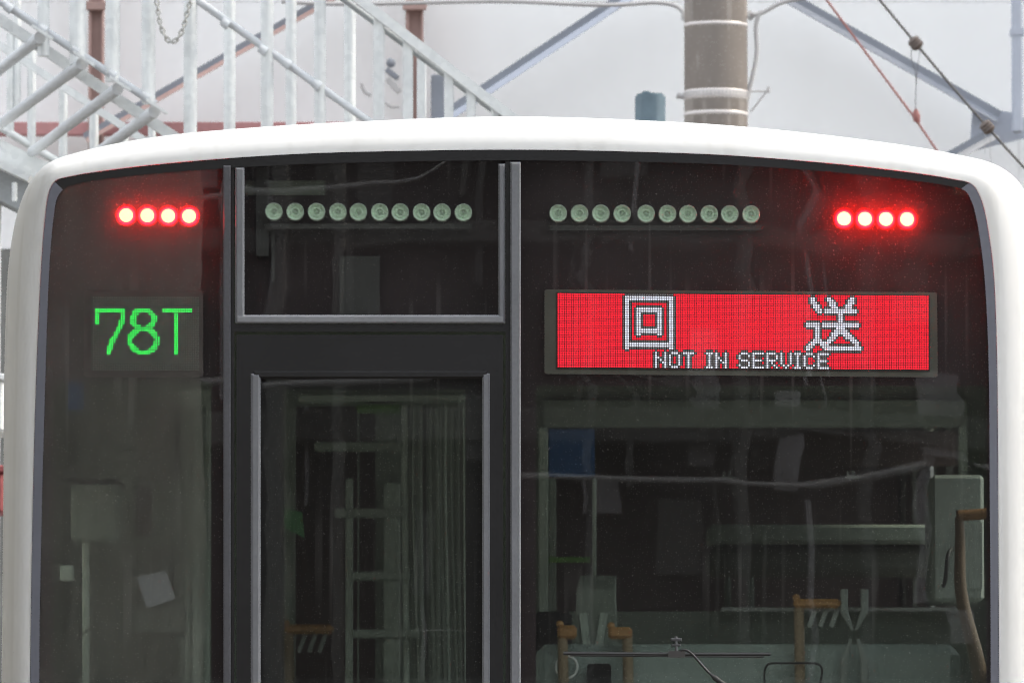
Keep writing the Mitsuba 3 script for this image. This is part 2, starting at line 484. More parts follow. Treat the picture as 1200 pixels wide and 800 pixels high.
# the cab door
leaf = rect(277, 392, 589.5, 1090) - rect(303, 441, 568, 1090 - 60)
DOOR = put(TR, 'cab_door', slab(leaf, 1, 40, 50), 'mat_door', label='dark grey front door with a tall window')
for f_ in (bevel_bar(293.5, 437, 305.5, 1060, -5, 25, 3.0, 7), bevel_bar(565, 437, 574.5, 1060, -5, 25, 2.2, 7)):
    put(DOOR, 'window_frame', to_front(f_, 60), 'mat_strip')
put(DOOR, 'window_rail', to_front(bevel_bar(296, 433.5, 572, 443.5, -3, 25, 2.5, 7), 60), 'mat_door')
put(DOOR, 'glass', sheet(rect(303, 441, 568, 1060), 9), 'mat_glass', smooth=True)
put(DOOR, 'blind_box', slab(rect(305, 441, 566, 456), 30, 90), 'mat_black')
put(DOOR, 'inner_frame', slab(rect(303, 441, 333, 1060), 26, 60), 'mat_black')
put(DOOR, 'inner_frame', slab(rect(546, 441, 568, 1060), 26, 60), 'mat_black')

# dark backing behind the glass
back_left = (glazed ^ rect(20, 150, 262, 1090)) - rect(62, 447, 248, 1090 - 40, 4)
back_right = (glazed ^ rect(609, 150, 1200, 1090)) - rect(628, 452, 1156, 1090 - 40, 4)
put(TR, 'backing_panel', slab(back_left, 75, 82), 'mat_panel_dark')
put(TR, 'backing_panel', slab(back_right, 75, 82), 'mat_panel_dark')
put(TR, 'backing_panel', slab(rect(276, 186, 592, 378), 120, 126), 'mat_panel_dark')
pieces = [(398, 300, 445, 368), (300, 196, 315, 300), (318, 255, 322, 330)]  # flat grey pieces standing before the backing
for (a, b, c, d) in pieces:
    put(TR, 'inner_piece', slab(rect(a, b, c, d), 95, 112), 'mat_dull_grey')

# LED signs
PITCH = 2.72


def led_mesh(cells, x0, y0, fill, d, slope):
    v, f = [], []
    q = PITCH * fill / 2
    cs = np.asarray(cells, float)
    cx = x0 + (cs[:, 0] + 0.5) * PITCH
    cy = y0 + (cs[:, 1] + 0.5) * PITCH + slope * (cs[:, 0]) * PITCH
    quad = np.array([(-q, -q), (q, -q), (q, q), (-q, q)])
    px = (cx[:, None] + quad[:, 0]).ravel()
    py = (cy[:, None] + quad[:, 1]).ravel()
    w = front(px, py, np.full(len(px), d / 1000.0))
    b = np.arange(len(cs))[:, None] * 4
    f = np.vstack([b + [0, 2, 1], b + [0, 3, 2]])
    m = trimesh.Trimesh(w, f, process=False)
    if m.face_normals[0][1] > 0:
        m.invert()
    return m


def brush(cells, pts, w=2):
    for (x0, y0), (x1, y1) in zip(pts[:-1], pts[1:]):
        k = int(max(abs(x1 - x0), abs(y1 - y0)) * 2) + 1
        for i in range(k + 1):
            x, y = x0 + (x1 - x0) * i / k, y0 + (y1 - y0) * i / k
            cx, cy = int(math.floor(x + 0.5)), int(math.floor(y + 0.5))
            for a in range(w):
                for b in range(w):
                    cells.add((cx + a, cy + b))


FONT = {'N': ['10001', '10001', '11001', '10101', '10011', '10001', '10001'], 'O': ['01110', '10001', '10001', '10001', '10001', '10001', '01110'],
        'T': ['11111', '00100', '00100', '00100', '00100', '00100', '00100'], 'I': ['111', '010', '010', '010', '010', '010', '111'],
        'S': ['01110', '10001', '10000', '01110', '00001', '10001', '01110'], 'E': ['11111', '10000', '10000', '11110', '10000', '10000', '11111'],
        'R': ['11110', '10001', '10001', '11110', '10100', '10010', '10001'], 'V': ['10001', '10001', '10001', '10001', '10001', '01010', '00100'],
        'C': ['01110', '10001', '10000', '10000', '10000', '10001', '01110']}
white = set()
for x0, y0, x1, y1 in ((29, 1, 49, 2), (29, 21, 49, 22), (29, 1, 30, 23), (48, 1, 49, 23), (34, 6, 44, 7), (34, 15, 44, 16), (34, 6, 35, 17), (43, 6, 44, 17)):
    white |= {(x, y) for x in range(x0, x1 + 1) for y in range(y0, y1 + 1)}


for st in ([(1.5, 1), (5, 6)], [(9, 1), (12, 5)], [(19, 1), (17, 5)], [(8, 6), (20, 6)], [(7, 12), (21, 12)], [(14, 6), (14, 14)], [(13.5, 14), (8, 20)], [(14.5, 14), (21, 20)],
           [(0, 12), (4, 12)], [(4, 12), (4, 18)], [(4, 18), (0, 22)], [(4.5, 18.5), (8, 22), (22, 22)]):
    brush(white, [(107 + x, y) for x, y in st])
for ch, c0 in zip('NOTINSERVICE', (42, 48, 54, 64, 68, 78, 84, 90, 96, 102, 106, 112)):
    for r, line in enumerate(FONT[ch]):
        white |= {(c0 + k, 25 + r) for k, b in enumerate(line) if b == '1'}
white = {c for c in white if 0 <= c[0] < 160 and 0 <= c[1] < 32}
dark = {(x + a, y + b) for x, y in white for a, b in ((1, 0), (-1, 0), (0, 1), (0, -1))} - white
red = {(x, y) for x in range(160) for y in range(32)} - white - dark
SLOPE = 0.0072
SIGN = put(TR, 'destination_display', slab(poly([(638, -339), (1098, -342.5), (1099, -442), (638, -438)]).offset(-3, m3.JoinType.Miter).offset(3, m3.JoinType.Round, 2, 20), 46, 74), 'mat_housing',
           label='red LED sign with white characters reading NOT IN SERVICE')
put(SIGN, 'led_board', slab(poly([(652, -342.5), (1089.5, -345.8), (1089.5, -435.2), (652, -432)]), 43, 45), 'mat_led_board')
put(SIGN, 'red_lights', led_mesh(sorted(red), 653.2, 343.2, 0.72, 41.5, SLOPE), 'mat_led_red', kind='stuff', emit=[0.25, 0.003, 0.009])
put(SIGN, 'white_lights', led_mesh(sorted(white), 653.2, 343.2, 0.70, 41.5, SLOPE), 'mat_led_white', kind='stuff', emit=[0.165, 0.165, 0.205], label='white characters with English line beneath')
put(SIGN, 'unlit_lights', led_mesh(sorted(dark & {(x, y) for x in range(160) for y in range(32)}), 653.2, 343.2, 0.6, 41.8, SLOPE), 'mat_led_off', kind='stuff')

NUM = put(TR, 'number_display', slab(rect(98, 340, 238, 442, 4), 52, 74), 'mat_panel_dark', label='green LED display reading 78T')
put(NUM, 'led_board', slab(rect(107, 347, 233, 434), 48, 50), 'mat_led_number_board')


def zn(X, Y):
    return (90 + X / 6.67 - 108.5) / PITCH - 0.5, (330 + Y / 6.67 - 347.5) / PITCH - 0.5


green = set()
brush(green, [zn(150, 300), zn(150, 213), zn(352, 213), zn(352, 290), zn(325, 345), zn(262, 470), zn(240, 545)])
for (cx, cy, rx, ry) in ((512, 285, 84, 73), (512, 452, 104, 93)):
    brush(green, [zn(cx + rx * math.cos(k * math.pi / 16), cy + ry * math.sin(k * math.pi / 16)) for k in range(33)])
brush(green, [zn(672, 210), zn(882, 210)])
brush(green, [zn(768, 215), zn(768, 540)])
allc = {(x, y) for x in range(46) for y in range(32)}
green &= allc
put(NUM, 'green_lights', led_mesh(sorted(green), 108.5, 347.5, 0.6, 46.5, 0), 'mat_led_green', kind='stuff', emit=[0.006, 0.30, 0.032])
put(NUM, 'unlit_lights', led_mesh(sorted(allc - green), 108.5, 347.5, 0.6, 46.8, 0), 'mat_led_number_off', kind='stuff')

# lamps
R1 = 10.4 / 435
cup = lathe([(R1, -0.012), (R1, 0.016), (R1 * 0.93, 0.018), (R1 * 0.80, 0.010), (R1 * 0.56, 0.004), (R1 * 0.42, 0.003), (0.0001, 0.003)])
ringm = lathe([(R1 * 0.58, 0.003), (R1 * 0.54, 0.010), (R1 * 0.42, 0.012), (R1 * 0.36, 0.003)])
core = lathe([(R1 * 0.26, 0.003), (R1 * 0.22, 0.008), (R1 * 0.10, 0.011), (0.0001, 0.0115)], 16)
xs_l = [321, 346, 371, 396, 420, 445, 469, 494, 518, 543]
xs_r = [654, 679, 704, 729, 757, 782, 806, 831, 855, 880]
for xs, y0, dep in ((xs_l, 248.5, 0.062), (xs_r, 250.5, 0.052)):
    for i, x in enumerate(xs):
        p = front(x, y0 + 0.005 * (x - xs[0]), dep)
        k = put(TR, 'headlight', moved(cup, p), 'mat_reflector', smooth=35)
        put(k, 'ring', moved(ringm, p), 'mat_reflector_ring', smooth=35)
        put(k, 'bulb', moved(core, p), 'mat_reflector_core', smooth=35)
put(TR, 'lamp_rail', slab(rect(311, 262, 553, 268), 64, 100), 'mat_dull_grey')
put(TR, 'lamp_rail', slab(rect(644, 264, 892, 270), 54, 76), 'mat_dull_grey')
R2 = 8.2 / 435
tcup = lathe([(R2 * 1.5, -0.02), (R2 * 1.5, 0.004), (R2 * 1.38, 0.000), (R2 * 1.28, -0.005)])
tring = lathe([(R2 * 1.32, -0.004), (R2 * 1.2, 0.003), (R2 * 0.98, 0.007)])
tlens = lathe([(R2 * 0.98, 0.007), (R2 * 0.75, 0.010), (R2 * 0.36, 0.013), (0.0001, 0.014)])
for x, y in ((148, 252.5), (172.8, 252.8), (197.3, 253.2), (221.7, 253.5), (989, 256.5), (1013.5, 256.8), (1038, 257), (1062.7, 257.2)):
    p = front(x, y, 0.042)
    k = put(TR, 'tail_light', moved(tcup, p), 'mat_tail_cup', smooth=35)
    m = moved(tlens, p)
    if m.face_normals[-1][1] > 0:
        m.invert()
    put(k, 'lens', m, 'mat_emit', smooth=True, emit=[19 if x < 600 else 40, 0.42 if x > 600 else 0.33, 0.15 if x > 600 else 0.12])
    m = moved(tring, p)
    if m.face_normals[-1][1] > 0:
        m.invert()
    put(k, 'lens_rim', m, 'mat_emit', smooth=True, emit=[6, 0.008, 0.025])

# ---- cab interior
CABY = 1.75
ceil_z = at(600, 215, 0.0)[2]
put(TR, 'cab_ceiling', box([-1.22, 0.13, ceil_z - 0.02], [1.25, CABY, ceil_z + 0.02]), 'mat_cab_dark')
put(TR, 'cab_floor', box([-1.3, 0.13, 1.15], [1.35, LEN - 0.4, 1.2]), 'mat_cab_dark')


def wall_with_holes(y0, y1, name, bs, holes, x0=20, x1=1190, top=150, bottom=1150):
    """Upright wall at depth y0..y1 with rectangular openings, surveyed on its near face."""
    a, b = at(x0, bottom, y0), at(x1, top, y0)
    sec = m3.CrossSection.square([b[0] - a[0], b[2] - a[2]]).translate([a[0], a[2]])
    o = at(OUT[:, 0], OUT[:, 1], 0.34)
    sec = sec ^ poly(o[:, [0, 2]]).offset(-0.05, m3.JoinType.Miter, 2)
    for (hx0, hy0, hx1, hy1) in holes:
        p, q = at(hx0, hy1, y0), at(hx1, hy0, y0)
        sec = sec - m3.CrossSection.square([q[0] - p[0], q[2] - p[2]]).translate([p[0], p[2]])
    q = sec.extrude(y1 - y0).to_mesh()
    v = np.array(q.vert_properties[:, :3], float)
    w = np.stack([v[:, 0], y0 + v[:, 2], v[:, 1]], 1)
    return put(TR, name, trimesh.Trimesh(w, np.array(q.tri_verts, int)[:, ::-1], process=False), bs)


wall_with_holes(CABY, CABY + 0.05, 'cab_partition', 'mat_cab_wall', [(158, 568, 178, 628), (345, 475, 440, 1100), (642, 500, 1126, 716)])
# cab side walls with their windows
for sx, xx in ((-1, xl + 0.07), (1, xr - 0.07)):
    sec = m3.CrossSection.square([LEN - 0.6, 2.2]).translate([0.3, 1.2])
    sec = sec - m3.CrossSection.square([0.75, 0.85]).translate([0.75, 2.25])
    for k in range(4):
        sec = sec - m3.CrossSection.square([1.3, 0.8]).translate([2.6 + 2.0 * k, 2.3])
    q = sec.extrude(0.03).to_mesh()
    v = np.array(q.vert_properties[:, :3], float)
    w = np.stack([xx + v[:, 2] * sx * 0.5, v[:, 0], v[:, 1]], 1)
    for y0, y1 in ((0.75, 1.5), (2.6, 3.9), (4.6, 5.9)):
        xx2 = xx - sx * 0.03
        put(TR, 'side_window', trimesh.Trimesh([[xx2, y0, 2.2], [xx2, y1, 2.2], [xx2, y1, 3.15], [xx2, y0, 3.15]], [[0, 1, 2], [0, 2, 3]], process=False), 'mat_side_glass')
    put(TR, 'side_lining', trimesh.Trimesh(w, np.array(q.tri_verts, int), process=False), 'mat_cab_wall')
# header beam and window frame of the partition (right bay)
put(TR, 'partition_header', ibox(636, 468, 1134, 500, CABY - 0.06, 0.05), 'mat_cab_wall')
put(TR, 'partition_frame', ibox(631, 500, 642.5, 752, CABY - 0.05, 0.045), 'mat_cab_wall_light')
put(TR, 'partition_frame', ibox(1124, 470, 1134, 560, CABY - 0.055, 0.045), 'mat_cab_wall_light')
put(TR, 'pinned_cloth', ibox(643, 502, 697, 558, CABY - 0.04, 0.02), 'mat_blue', label='blue cloth behind the wide window')
put(TR, 'partition_post', ibox(694, 560, 699, 700, CABY - 0.03, 0.03), 'mat_cab_wall_light')
put(TR, 'partition_post', ibox(642.5, 560, 652, 716, CABY - 0.03, 0.03), 'mat_cab_wall')
put(TR, 'green_strip', ibox(640, 652, 692, 659, CABY - 0.035, 0.01, 0.002), 'mat_green', label='small yellow green strip')
put(TR, 'ledge', ibox(845, 711, 1122, 716.5, CABY - 0.09, 0.09, 0.003), 'mat_steel_rail')
# equipment cabinet right with handle
CAB = put(TR, 'equipment_cabinet', ibox(1092, 556, 1153, 704, 1.15, 0.35, 0.01), 'mat_cabinet', label='grey cabinet with dark curved handle')
put(CAB, 'handle', tube(curve([at(1117, 643, 1.13), at(1111, 650, 1.10), at(1109, 668, 1.10), at(1105, 686, 1.13)], 18), 0.006, 8), 'mat_rubber', smooth=True)
put(CAB, 'panel', ibox(1123, 612, 1151, 690, 1.145, 0.005, 0.001), 'mat_cabinet')
# driver's desk
dk = cat(ibox(626, 754, 1126, 1090, 0.62, 0.55, 0.03))
DESK = put(TR, 'driver_desk', dk, 'mat_desk')
HOLD = curve([at(897, 830, 0.55), at(896, 786, 0.55), at(900, 778, 0.55), at(910, 776.5, 0.55), at(950, 776.5, 0.55), at(961, 779, 0.55), at(963, 790, 0.55), at(963, 830, 0.55)], 60)
put(DESK, 'rail', tube(HOLD, 0.0028, 8), 'mat_rubber', smooth=True)
put(DESK, 'monitor', ibox(627, 716, 670, 792, 0.80, 0.05, 0.01), 'mat_black')
RNG = [at(664 + 12.5 * math.cos(k * math.pi / 20), 781 + 13 * math.sin(k * math.pi / 20), 0.58) for k in range(41)]
put(DESK, 'ring', tube(RNG, 0.0042, 10, False), 'mat_steel_rail', smooth=True)
SC = put(DESK, 'screen', ibox(688, 777, 716, 812, 0.56, 0.04, 0.006), 'mat_black')
# driver's seat with headrest
hp = [at(676, 690, 1.2), at(720, 690, 1.2), at(724, 820, 1.2), at(672, 820, 1.2), at(680, 674, 1.28), at(722, 674, 1.28)]
hv = np.array(hp + [q + np.array([0, 0.1, 0]) for q in hp])
SEAT = put(TR, 'driver_seat', tri(m3.Manifold.hull_points(hv)), 'mat_cab_wall')
put(SEAT, 'stripe', beam(at(683, 718, 1.19), at(690, 775, 1.19), 0.022, 0.012), 'mat_cab_wall_light')
put(SEAT, 'stripe', beam(at(708, 718, 1.19), at(699, 775, 1.19), 0.022, 0.012), 'mat_cab_wall_light')


# wood-topped seat ends
def seat_end(x0, x1, ytop, ybot, Y, slats, post_x=None, thick=11):
    k = put(TR, 'seat_end', ibox(x0, ytop, x1, ytop + thick, Y, 0.05, 0.008), 'mat_wood')
    px = post_x if post_x is not None else x0 + 6
    put(k, 'knob', trimesh.creation.icosphere(3, radius=0.011).apply_translation(at(x0 + 3, ytop - 1, Y + 0.02)), 'mat_wood', smooth=True)
    put(k, 'post', tube([at(px, ytop + 8, Y + 0.02), at(px + 1, (ytop + ybot) / 2, Y + 0.02), at(px + 2, ybot, Y + 0.02)], 0.015, 10), 'mat_wood_post', smooth=40)
    for sx in slats:
        put(k, 'slat', beam(at(sx + 8, ytop + thick, Y + 0.03), at(sx, ytop + thick + 22, Y + 0.03), 0.013, 0.008), 'mat_cabinet')
    return k


seat_end(930, 985, 701, 830, 0.555, (948, 961, 974))
seat_end(332, 391, 731, 830, 1.45, (338, 350, 362, 374))
seat_end(653, 676, 732, 830, 0.555, (), 659, 16)
seat_end(713, 741, 734, 830, 0.555, (), 735, 14)
k = put(TR, 'grab_handle', tube(curve([at(1121, 604, 0.95), at(1135, 603, 0.95), at(1150, 602, 0.95), at(1170, 597, 0.95)], 20), 0.016, 10), 'mat_wood_dimmed', smooth=True)
put(k, 'post', tube(curve([at(1124, 606, 0.95), at(1125, 650, 0.95), at(1126, 690, 0.95), at(1138, 745, 0.95), at(1149, 820, 0.95)], 30), np.linspace(0.013, 0.024, 30), 12), 'mat_post_dimmed', smooth=True)
# pale tapering pieces; the lower pair is their desk reflection built solid
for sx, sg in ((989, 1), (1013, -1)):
    put(TR, 'pale_taper', tube([at(sx, 690, 0.575), at(sx, 716, 0.575), at(sx + 10 * sg, 738, 0.575)], [0.011, 0.011, 0.004], 8), 'mat_cabinet')
    put(TR, 'pale_taper', tube([at(sx + 8 * sg, 748, 0.575), at(sx, 775, 0.575), at(sx, 815, 0.575)], [0.004, 0.012, 0.012], 8), 'mat_cabinet')

# saloon behind the partition
SAL = 6.0
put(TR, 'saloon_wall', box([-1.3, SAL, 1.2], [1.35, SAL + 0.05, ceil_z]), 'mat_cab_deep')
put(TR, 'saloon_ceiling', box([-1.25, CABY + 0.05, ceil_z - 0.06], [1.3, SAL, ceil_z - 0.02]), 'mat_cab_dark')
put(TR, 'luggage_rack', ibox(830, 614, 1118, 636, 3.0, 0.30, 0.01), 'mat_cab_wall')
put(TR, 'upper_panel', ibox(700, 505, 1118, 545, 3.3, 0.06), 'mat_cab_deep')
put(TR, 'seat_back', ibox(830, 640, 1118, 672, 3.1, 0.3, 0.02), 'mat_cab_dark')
for x in (853, 880):
    put(TR, 'grab_pole', ibox(x - 4, 675, x + 4, 716, 2.4, 0.03, 0.008), 'mat_cab_wall')
# clips above the rack
for x in (853, 998):
    put(TR, 'clip', cat(ibox(x - 8, 558, x + 9, 560.5, 2.9, 0.02, 0.001), ibox(x - 6, 552, x - 3, 558, 2.9, 0.02, 0.001), ibox(x, 551, x + 3, 558, 2.9, 0.02, 0.001)), 'mat_steel_rail')
# middle bay: stepped level bars and uprights seen through the door window
put(TR, 'upright', ibox(404, 560, 414, 1000, CABY - 0.1, 0.05), 'mat_cab_wall_light')
put(TR, 'upright', ibox(418, 470, 421, 1000, CABY - 0.1, 0.05), 'mat_cab_wall')
put(TR, 'upright', ibox(449, 565, 469, 1000, CABY - 0.06, 0.05), 'mat_cab_wall_light')
for (x0, x1, y) in ((368, 469, 522), (392, 476, 600), (408, 480, 674), (412, 492, 742)):
    put(TR, 'crossbar', ibox(x0, y - 5, x1, y + 5, 1.3, 0.10, 0.004), 'mat_cab_wall')
put(TR, 'header_strip', ibox(350, 462, 545, 470, 1.5, 0.1), 'mat_cab_wall_light')
put(TR, 'header_strip', ibox(418, 474, 470, 482, 1.5, 0.1), 'mat_green')
put(TR, 'green_bag', tri(m3.Manifold.hull_points(np.array([at(333, 594, 1.2), at(354, 600, 1.2), at(357, 630, 1.2), at(333, 618, 1.2), at(336, 598, 1.28), at(352, 625, 1.28)]))), 'mat_leaf')
x = 474.0
while x < 543:
    ty = 1.42 + 0.06 * rng.random()
    d1, d2, d3 = rng.normal(0, 1.2, 3)
    put(TR, 'curtain_fold', tube(curve([at(x, 475, ty), at(x + d1, 560 + 40 * rng.random(), ty), at(x + d2 + 2, 700, ty), at(x + d3 * 2 + 5, 1000, ty)], 14), rng.uniform(0.003, 0.011), 8), ['mat_cab_wall', 'mat_cab_dark', 'mat_cab_wall_light'][int(rng.integers(3))], smooth=True)
    x += rng.uniform(2.5, 8)
put(TR, 'level_wire', tube([at(486, 738, 1.2), at(544, 738, 1.2)], 0.002, 6), 'mat_steel_rail')
# left bay
EQ = put(TR, 'equipment_box', ibox(83, 565, 137, 632, 1.1, 0.3, 0.006), 'mat_cab_wall')
put(EQ, 'lid', ibox(78, 561, 139, 565.5, 1.08, 0.33, 0.003), 'mat_black')
put(TR, 'wall_strip', ibox(207, 455, 246, 1000, 1.4, 0.1), 'mat_cab_wall_light')
for x in (210, 215, 224, 238):
    put(TR, 'wall_rib', ibox(x, 475, x + 2.5, 1000, 1.385, 0.012, 0.001), 'mat_cab_wall')
put(TR, 'locker', ibox(160, 470, 205, 560, 1.3, 0.2), 'mat_cab_dark')
put(TR, 'locker', ibox(140, 640, 200, 1000, 1.3, 0.2), 'mat_cab_dark')
put(TR, 'conduit_pipe', tube([at(101, 634, 1.3), at(101, 1000, 1.3)], 0.012, 10), 'mat_cab_wall_light', smooth=40)
put(TR, 'conduit_pipe', tube([at(108, 634, 1.3), at(108, 1000, 1.3)], 0.008, 10), 'mat_cab_dark', smooth=40)
put(TR, 'blue_tag', ibox(80, 415, 98, 480, 1.0, 0.01, 0.002), 'mat_blue')
put(TR, 'switch_box', ibox(70, 662, 86, 680, 1.2, 0.05), 'mat_cab_wall_light')
put(TR, 'cable', tube(curve([at(108, 734, 0.9), at(88, 752, 0.9), at(76, 775, 0.9), at(74, 810, 0.9), at(80, 850, 0.9)], 30), 0.0035, 8), 'mat_rubber', smooth=True)
pp = [at(160, 676, 0.85), at(194, 668, 0.85), at(206, 701, 0.87), at(172, 712, 0.87)]
put(TR, 'paper', tri(m3.Manifold.hull_points(np.array(pp + [q + np.array([0, 0.002, 0]) for q in pp]))), 'mat_paper', label='white sheet of paper in the narrow window')
put(TR, 'papers_tray', ibox(150, 706, 215, 742, 0.9, 0.2), 'mat_cab_dark')

# wiper on the wide window
wy = -0.035
put(TR, 'wiper', to_front(m3.Manifold.hull_points(np.array([(783, -762, -55), (803, -762, -55), (803, -770, -25), (783, -770, -25), (783, -764, -25), (803, -770, -50), (783, -770, -50)], float)), 0), 'mat_wiper_steel',
    label='wiper resting across the foot of the wide window')
WP = f'{TR}__wiper'
put(WP, 'blade', cat(tube([front(660, 765, -0.02), front(793, 766, -0.03), front(903, 766, -0.02)], 0.0045, 8), tube([front(668, 767.5, -0.01), front(895, 769, -0.01)], 0.003, 6)), 'mat_rubber', smooth=40)
put(WP, 'arm', tube(curve([front(796, 763, -0.05), front(803, 761, -0.055), front(815, 770, -0.055), front(830, 787, -0.06), front(856, 806, -0.06), front(900, 840, -0.05)], 30), np.r_[np.full(12, 0.0035), np.full(18, 0.0075)], 10), 'mat_rubber', smooth=True)
put(WP, 'nozzle', cat(to_front(bevel_bar(786, 747, 799, 751, -50, -40, 1, 3), 0), to_front(bevel_bar(787, 754, 798, 757, -50, -40, 1, 3), 0), tube([front(792, 745, -0.045), front(793, 765, -0.045)], 0.004, 8)), 'mat_wiper_steel')

# ------------------------------------------------------------------ galvanised stairs behind the train
SY = 14.0
ST = thing('steel_stairs', 'galvanised steel stairs with pipe railings rising behind the train roof', 'stairs')
K = (SY + 20) / 20 / 435.0


def seg(a, b, Y):
    return [at(*a, Y), at(*b, Y)]


# near and far balusters: (x, top, bottom, width in px, depth)
for (x, t, b, w, dy) in ((20, -40, 130, 9, 1.9), (51, -40, 66, 14, 0), (91, -40, 76, 20, 0), (132, -40, 96, 17, 0), (174, -40, 122, 16, 0), (223, -40, 175, 16, 0), (269, -40, 170, 14, 1.3), (313, -40, 165, 15, 0),
                         (341, -40, 165, 13, 1.3), (375, -40, 165, 14, 0), (410, -40, 160, 14, 1.3)):
    r = w / 2 * (SY + dy + 20) / 20 / 435.0
    put(ST, 'post', tube(seg((x, t), (x, b), SY + dy), r, 14), 'mat_galv', smooth=40)
for (x, t, b, w, dy) in ((12, 40, 160, 9, 1.9), (37, 60, 190, 10, 1.9), (74, 92, 200, 10, 1.9), (110, 128, 200, 11, 1.9), (145, 150, 210, 11, 1.9), (178, 145, 200, 9, 1.9)):
    r = w / 2 * (SY + dy + 20) / 20 / 435.0
    put(ST, 'post', tube(seg((x, t), (x, b), SY + dy), r, 12), 'mat_galv', smooth=40)
# square balusters under the sloping top rail
for (x, t, b, w, dy) in ((444, 18, 160, 13, 0), (478, 42, 160, 12, 0), (494, 55, 160, 11, 1.0), (526, 80, 160, 11, 0), (552, 105, 160, 11, 0), (580, 126, 160, 9, 0)):
    a, c = at(x - w / 2, b, SY + dy), at(x + w / 2, t, SY + dy)
    put(ST, 'post', box([a[0], SY + dy - 0.02, a[2]], [c[0], SY + dy + 0.03, c[2]], 0.004), 'mat_galv')
put(ST, 'handrail', beam(at(395, -20, SY - 0.01), at(606, 143, SY - 0.01), 0.045, 0.06), 'mat_galv')
put(ST, 'handrail', tube(seg((395, -6), (604, 149), SY + 0.06), 0.014, 12), 'mat_galv_dark', smooth=40)
put(ST, 'rail', tube(seg((205, -18), (440, 148), SY), 4.6 * K, 14), 'mat_tread', smooth=40)
put(ST, 'rail', tube(seg((-20, -12), (182, 122), SY), 4.8 * K, 14), 'mat_tread', smooth=40)
for (x, y) in ((269, 31), (313, 62), (341, 78), (376, 103), (15, 13), (55, 38), (93, 63), (136, 91), (175, 117)):
    put(ST, 'rail_joint', tube(seg((x - 9, y - 6.2), (x - 1, y - 0.7), SY - 0.025), [4.9 * K, 6.3 * K], 12), 'mat_tread', smooth=40)
put(ST, 'stringer', beam(at(-30, 3, SY + 0.15), at(216, 169, SY + 0.15), 0.05, 0.06), 'mat_galv')
put(ST, 'stringer', tube(seg((-20, 137), (78, 196), SY + 1.9), 5 * K, 14), 'mat_galv', smooth=40)
put(ST, 'stringer', beam(at(-20, 40, SY + 1.7), at(230, 205, SY + 1.7), 0.035, 0.05), 'mat_galv')
# treads
for (a, b) in (((47, 44), (-20, 98)), ((96, 75), (-12, 155)), ((138, 104), (38, 178)), ((181, 131), (88, 198))):
    p, q = at(*a, SY - 0.1), at(*b, SY + 1.8)
    t = put(ST, 'tread', tube([p, q], [7.2 * K, 6.2 * K], 18), 'mat_tread', smooth=40)
    put(t, 'nosing', beam(p + np.array([-0.035, -0.03, 0.05]), p + np.array([0.06, -0.03, -0.012]), 0.012, 0.05), 'mat_galv')
# landing edge
lp = [at(-30, 182, SY + 1.5), at(38, 214, SY + 1.5)]
put(ST, 'landing_plate', beam(lp[0], lp[1], 0.035, 0.5), 'mat_galv')
put(ST, 'landing_beam', beam(lp[0] + np.array([0, 0.1, -0.085]), lp[1] + np.array([-0.02, 0.1, -0.085]), 0.13, 0.4), 'mat_galv_dark')
put(ST, 'bolt', tube([at(17, 214, SY + 1.2), at(17, 236, SY + 1.2)], 0.012, 8), 'mat_galv', smooth=40)
put(ST, 'kick_plate', beam(at(-30, 162, SY + 1.8), at(60, 206, SY + 1.8), 0.10, 0.01), 'mat_galv')
# support post down to the ground
for x, dy in ((-40, 1.7), (-14, 1.7)):
    p = at(x, 190, SY + dy)
    put(ST, 'support', box([p[0] - 0.06, p[1] - 0.06, 0], [p[0] + 0.06, p[1] + 0.06, p[2]]), 'mat_galv')
p = at(560, 150, SY + 0.1)
put(ST, 'support', box([p[0] - 0.06, p[1] - 0.06, 0], [p[0] + 0.06, p[1] + 0.06, p[2] - 0.05]), 'mat_galv')

# chain hanging on the stairs
CH = thing('chain', 'small steel chain hanging in a loop between two stair posts', 'chain')
cp = curve([at(183.5, 0, SY - 0.1), at(186, 20, SY - 0.1), at(192, 40, SY - 0.1), at(201, 50, SY - 0.1), at(210, 43, SY - 0.1), at(217, 25, SY - 0.1), at(223, 2, SY - 0.1), at(225, -8, SY - 0.1)], 22)
for i in range(21):
    c, d = (cp[i] + cp[i + 1]) / 2, cp[i + 1] - cp[i]
    L = np.linalg.norm(d)
    d = d / L
    s = np.array([0, 1.0, 0]) if i % 2 else np.cross(d, [0, 1.0, 0])
    loop = [c + d * L * 0.72 * math.cos(k * math.pi / 7) + s * L * 0.40 * math.sin(k * math.pi / 7) for k in range(15)]
    put(CH, 'link', tube(loop, L * 0.19, 6, False), 'mat_chain', smooth=True)

# ------------------------------------------------------------------ white warehouse wall with its bracing
BY = 26.0
WH = thing('warehouse', 'white warehouse wall with brown columns and grey diagonal steel braces', 'building')
x_edges = [-14.0, -9.2, -4.6, at(1193, 0, BY)[0], 9.5, 14.0]
ZB = float(at(0, 292, BY)[2])
z_edges = [ZB, at(0, 153, BY)[2], at(0, 3, BY)[2], 12.5]
for i in range(len(x_edges) - 1):
    zs = z_edges if i < 2 else [ZB, z_edges[2], 12.5]
    for j in range(len(zs) - 1):
        put(WH, 'panel', box([x_edges[i] + 0.002, BY, zs[j] + 0.002], [x_edges[i + 1] - 0.002, BY + 0.08, zs[j + 1] - 0.002], 0.002), 'mat_wall')
put(WH, 'base_wall', box([-14, BY - 0.02, 0], [14, BY + 0.3, ZB - 0.005]), 'mat_wall_low')
put(WH, 'backing', box([-14, BY + 0.012, ZB], [14, BY + 8, 12.45]), 'mat_wall')
BF = BY - 0.3
KB = (BF + 20) / 20 / 435.0
a, b = at(-60, 158, BF), at(430, 143, BF)
put(WH, 'band', box([a[0], BF, a[2]], [b[0], BF + 0.12, b[2]], 0.005), 'mat_red_band', label='dull red horizontal band')
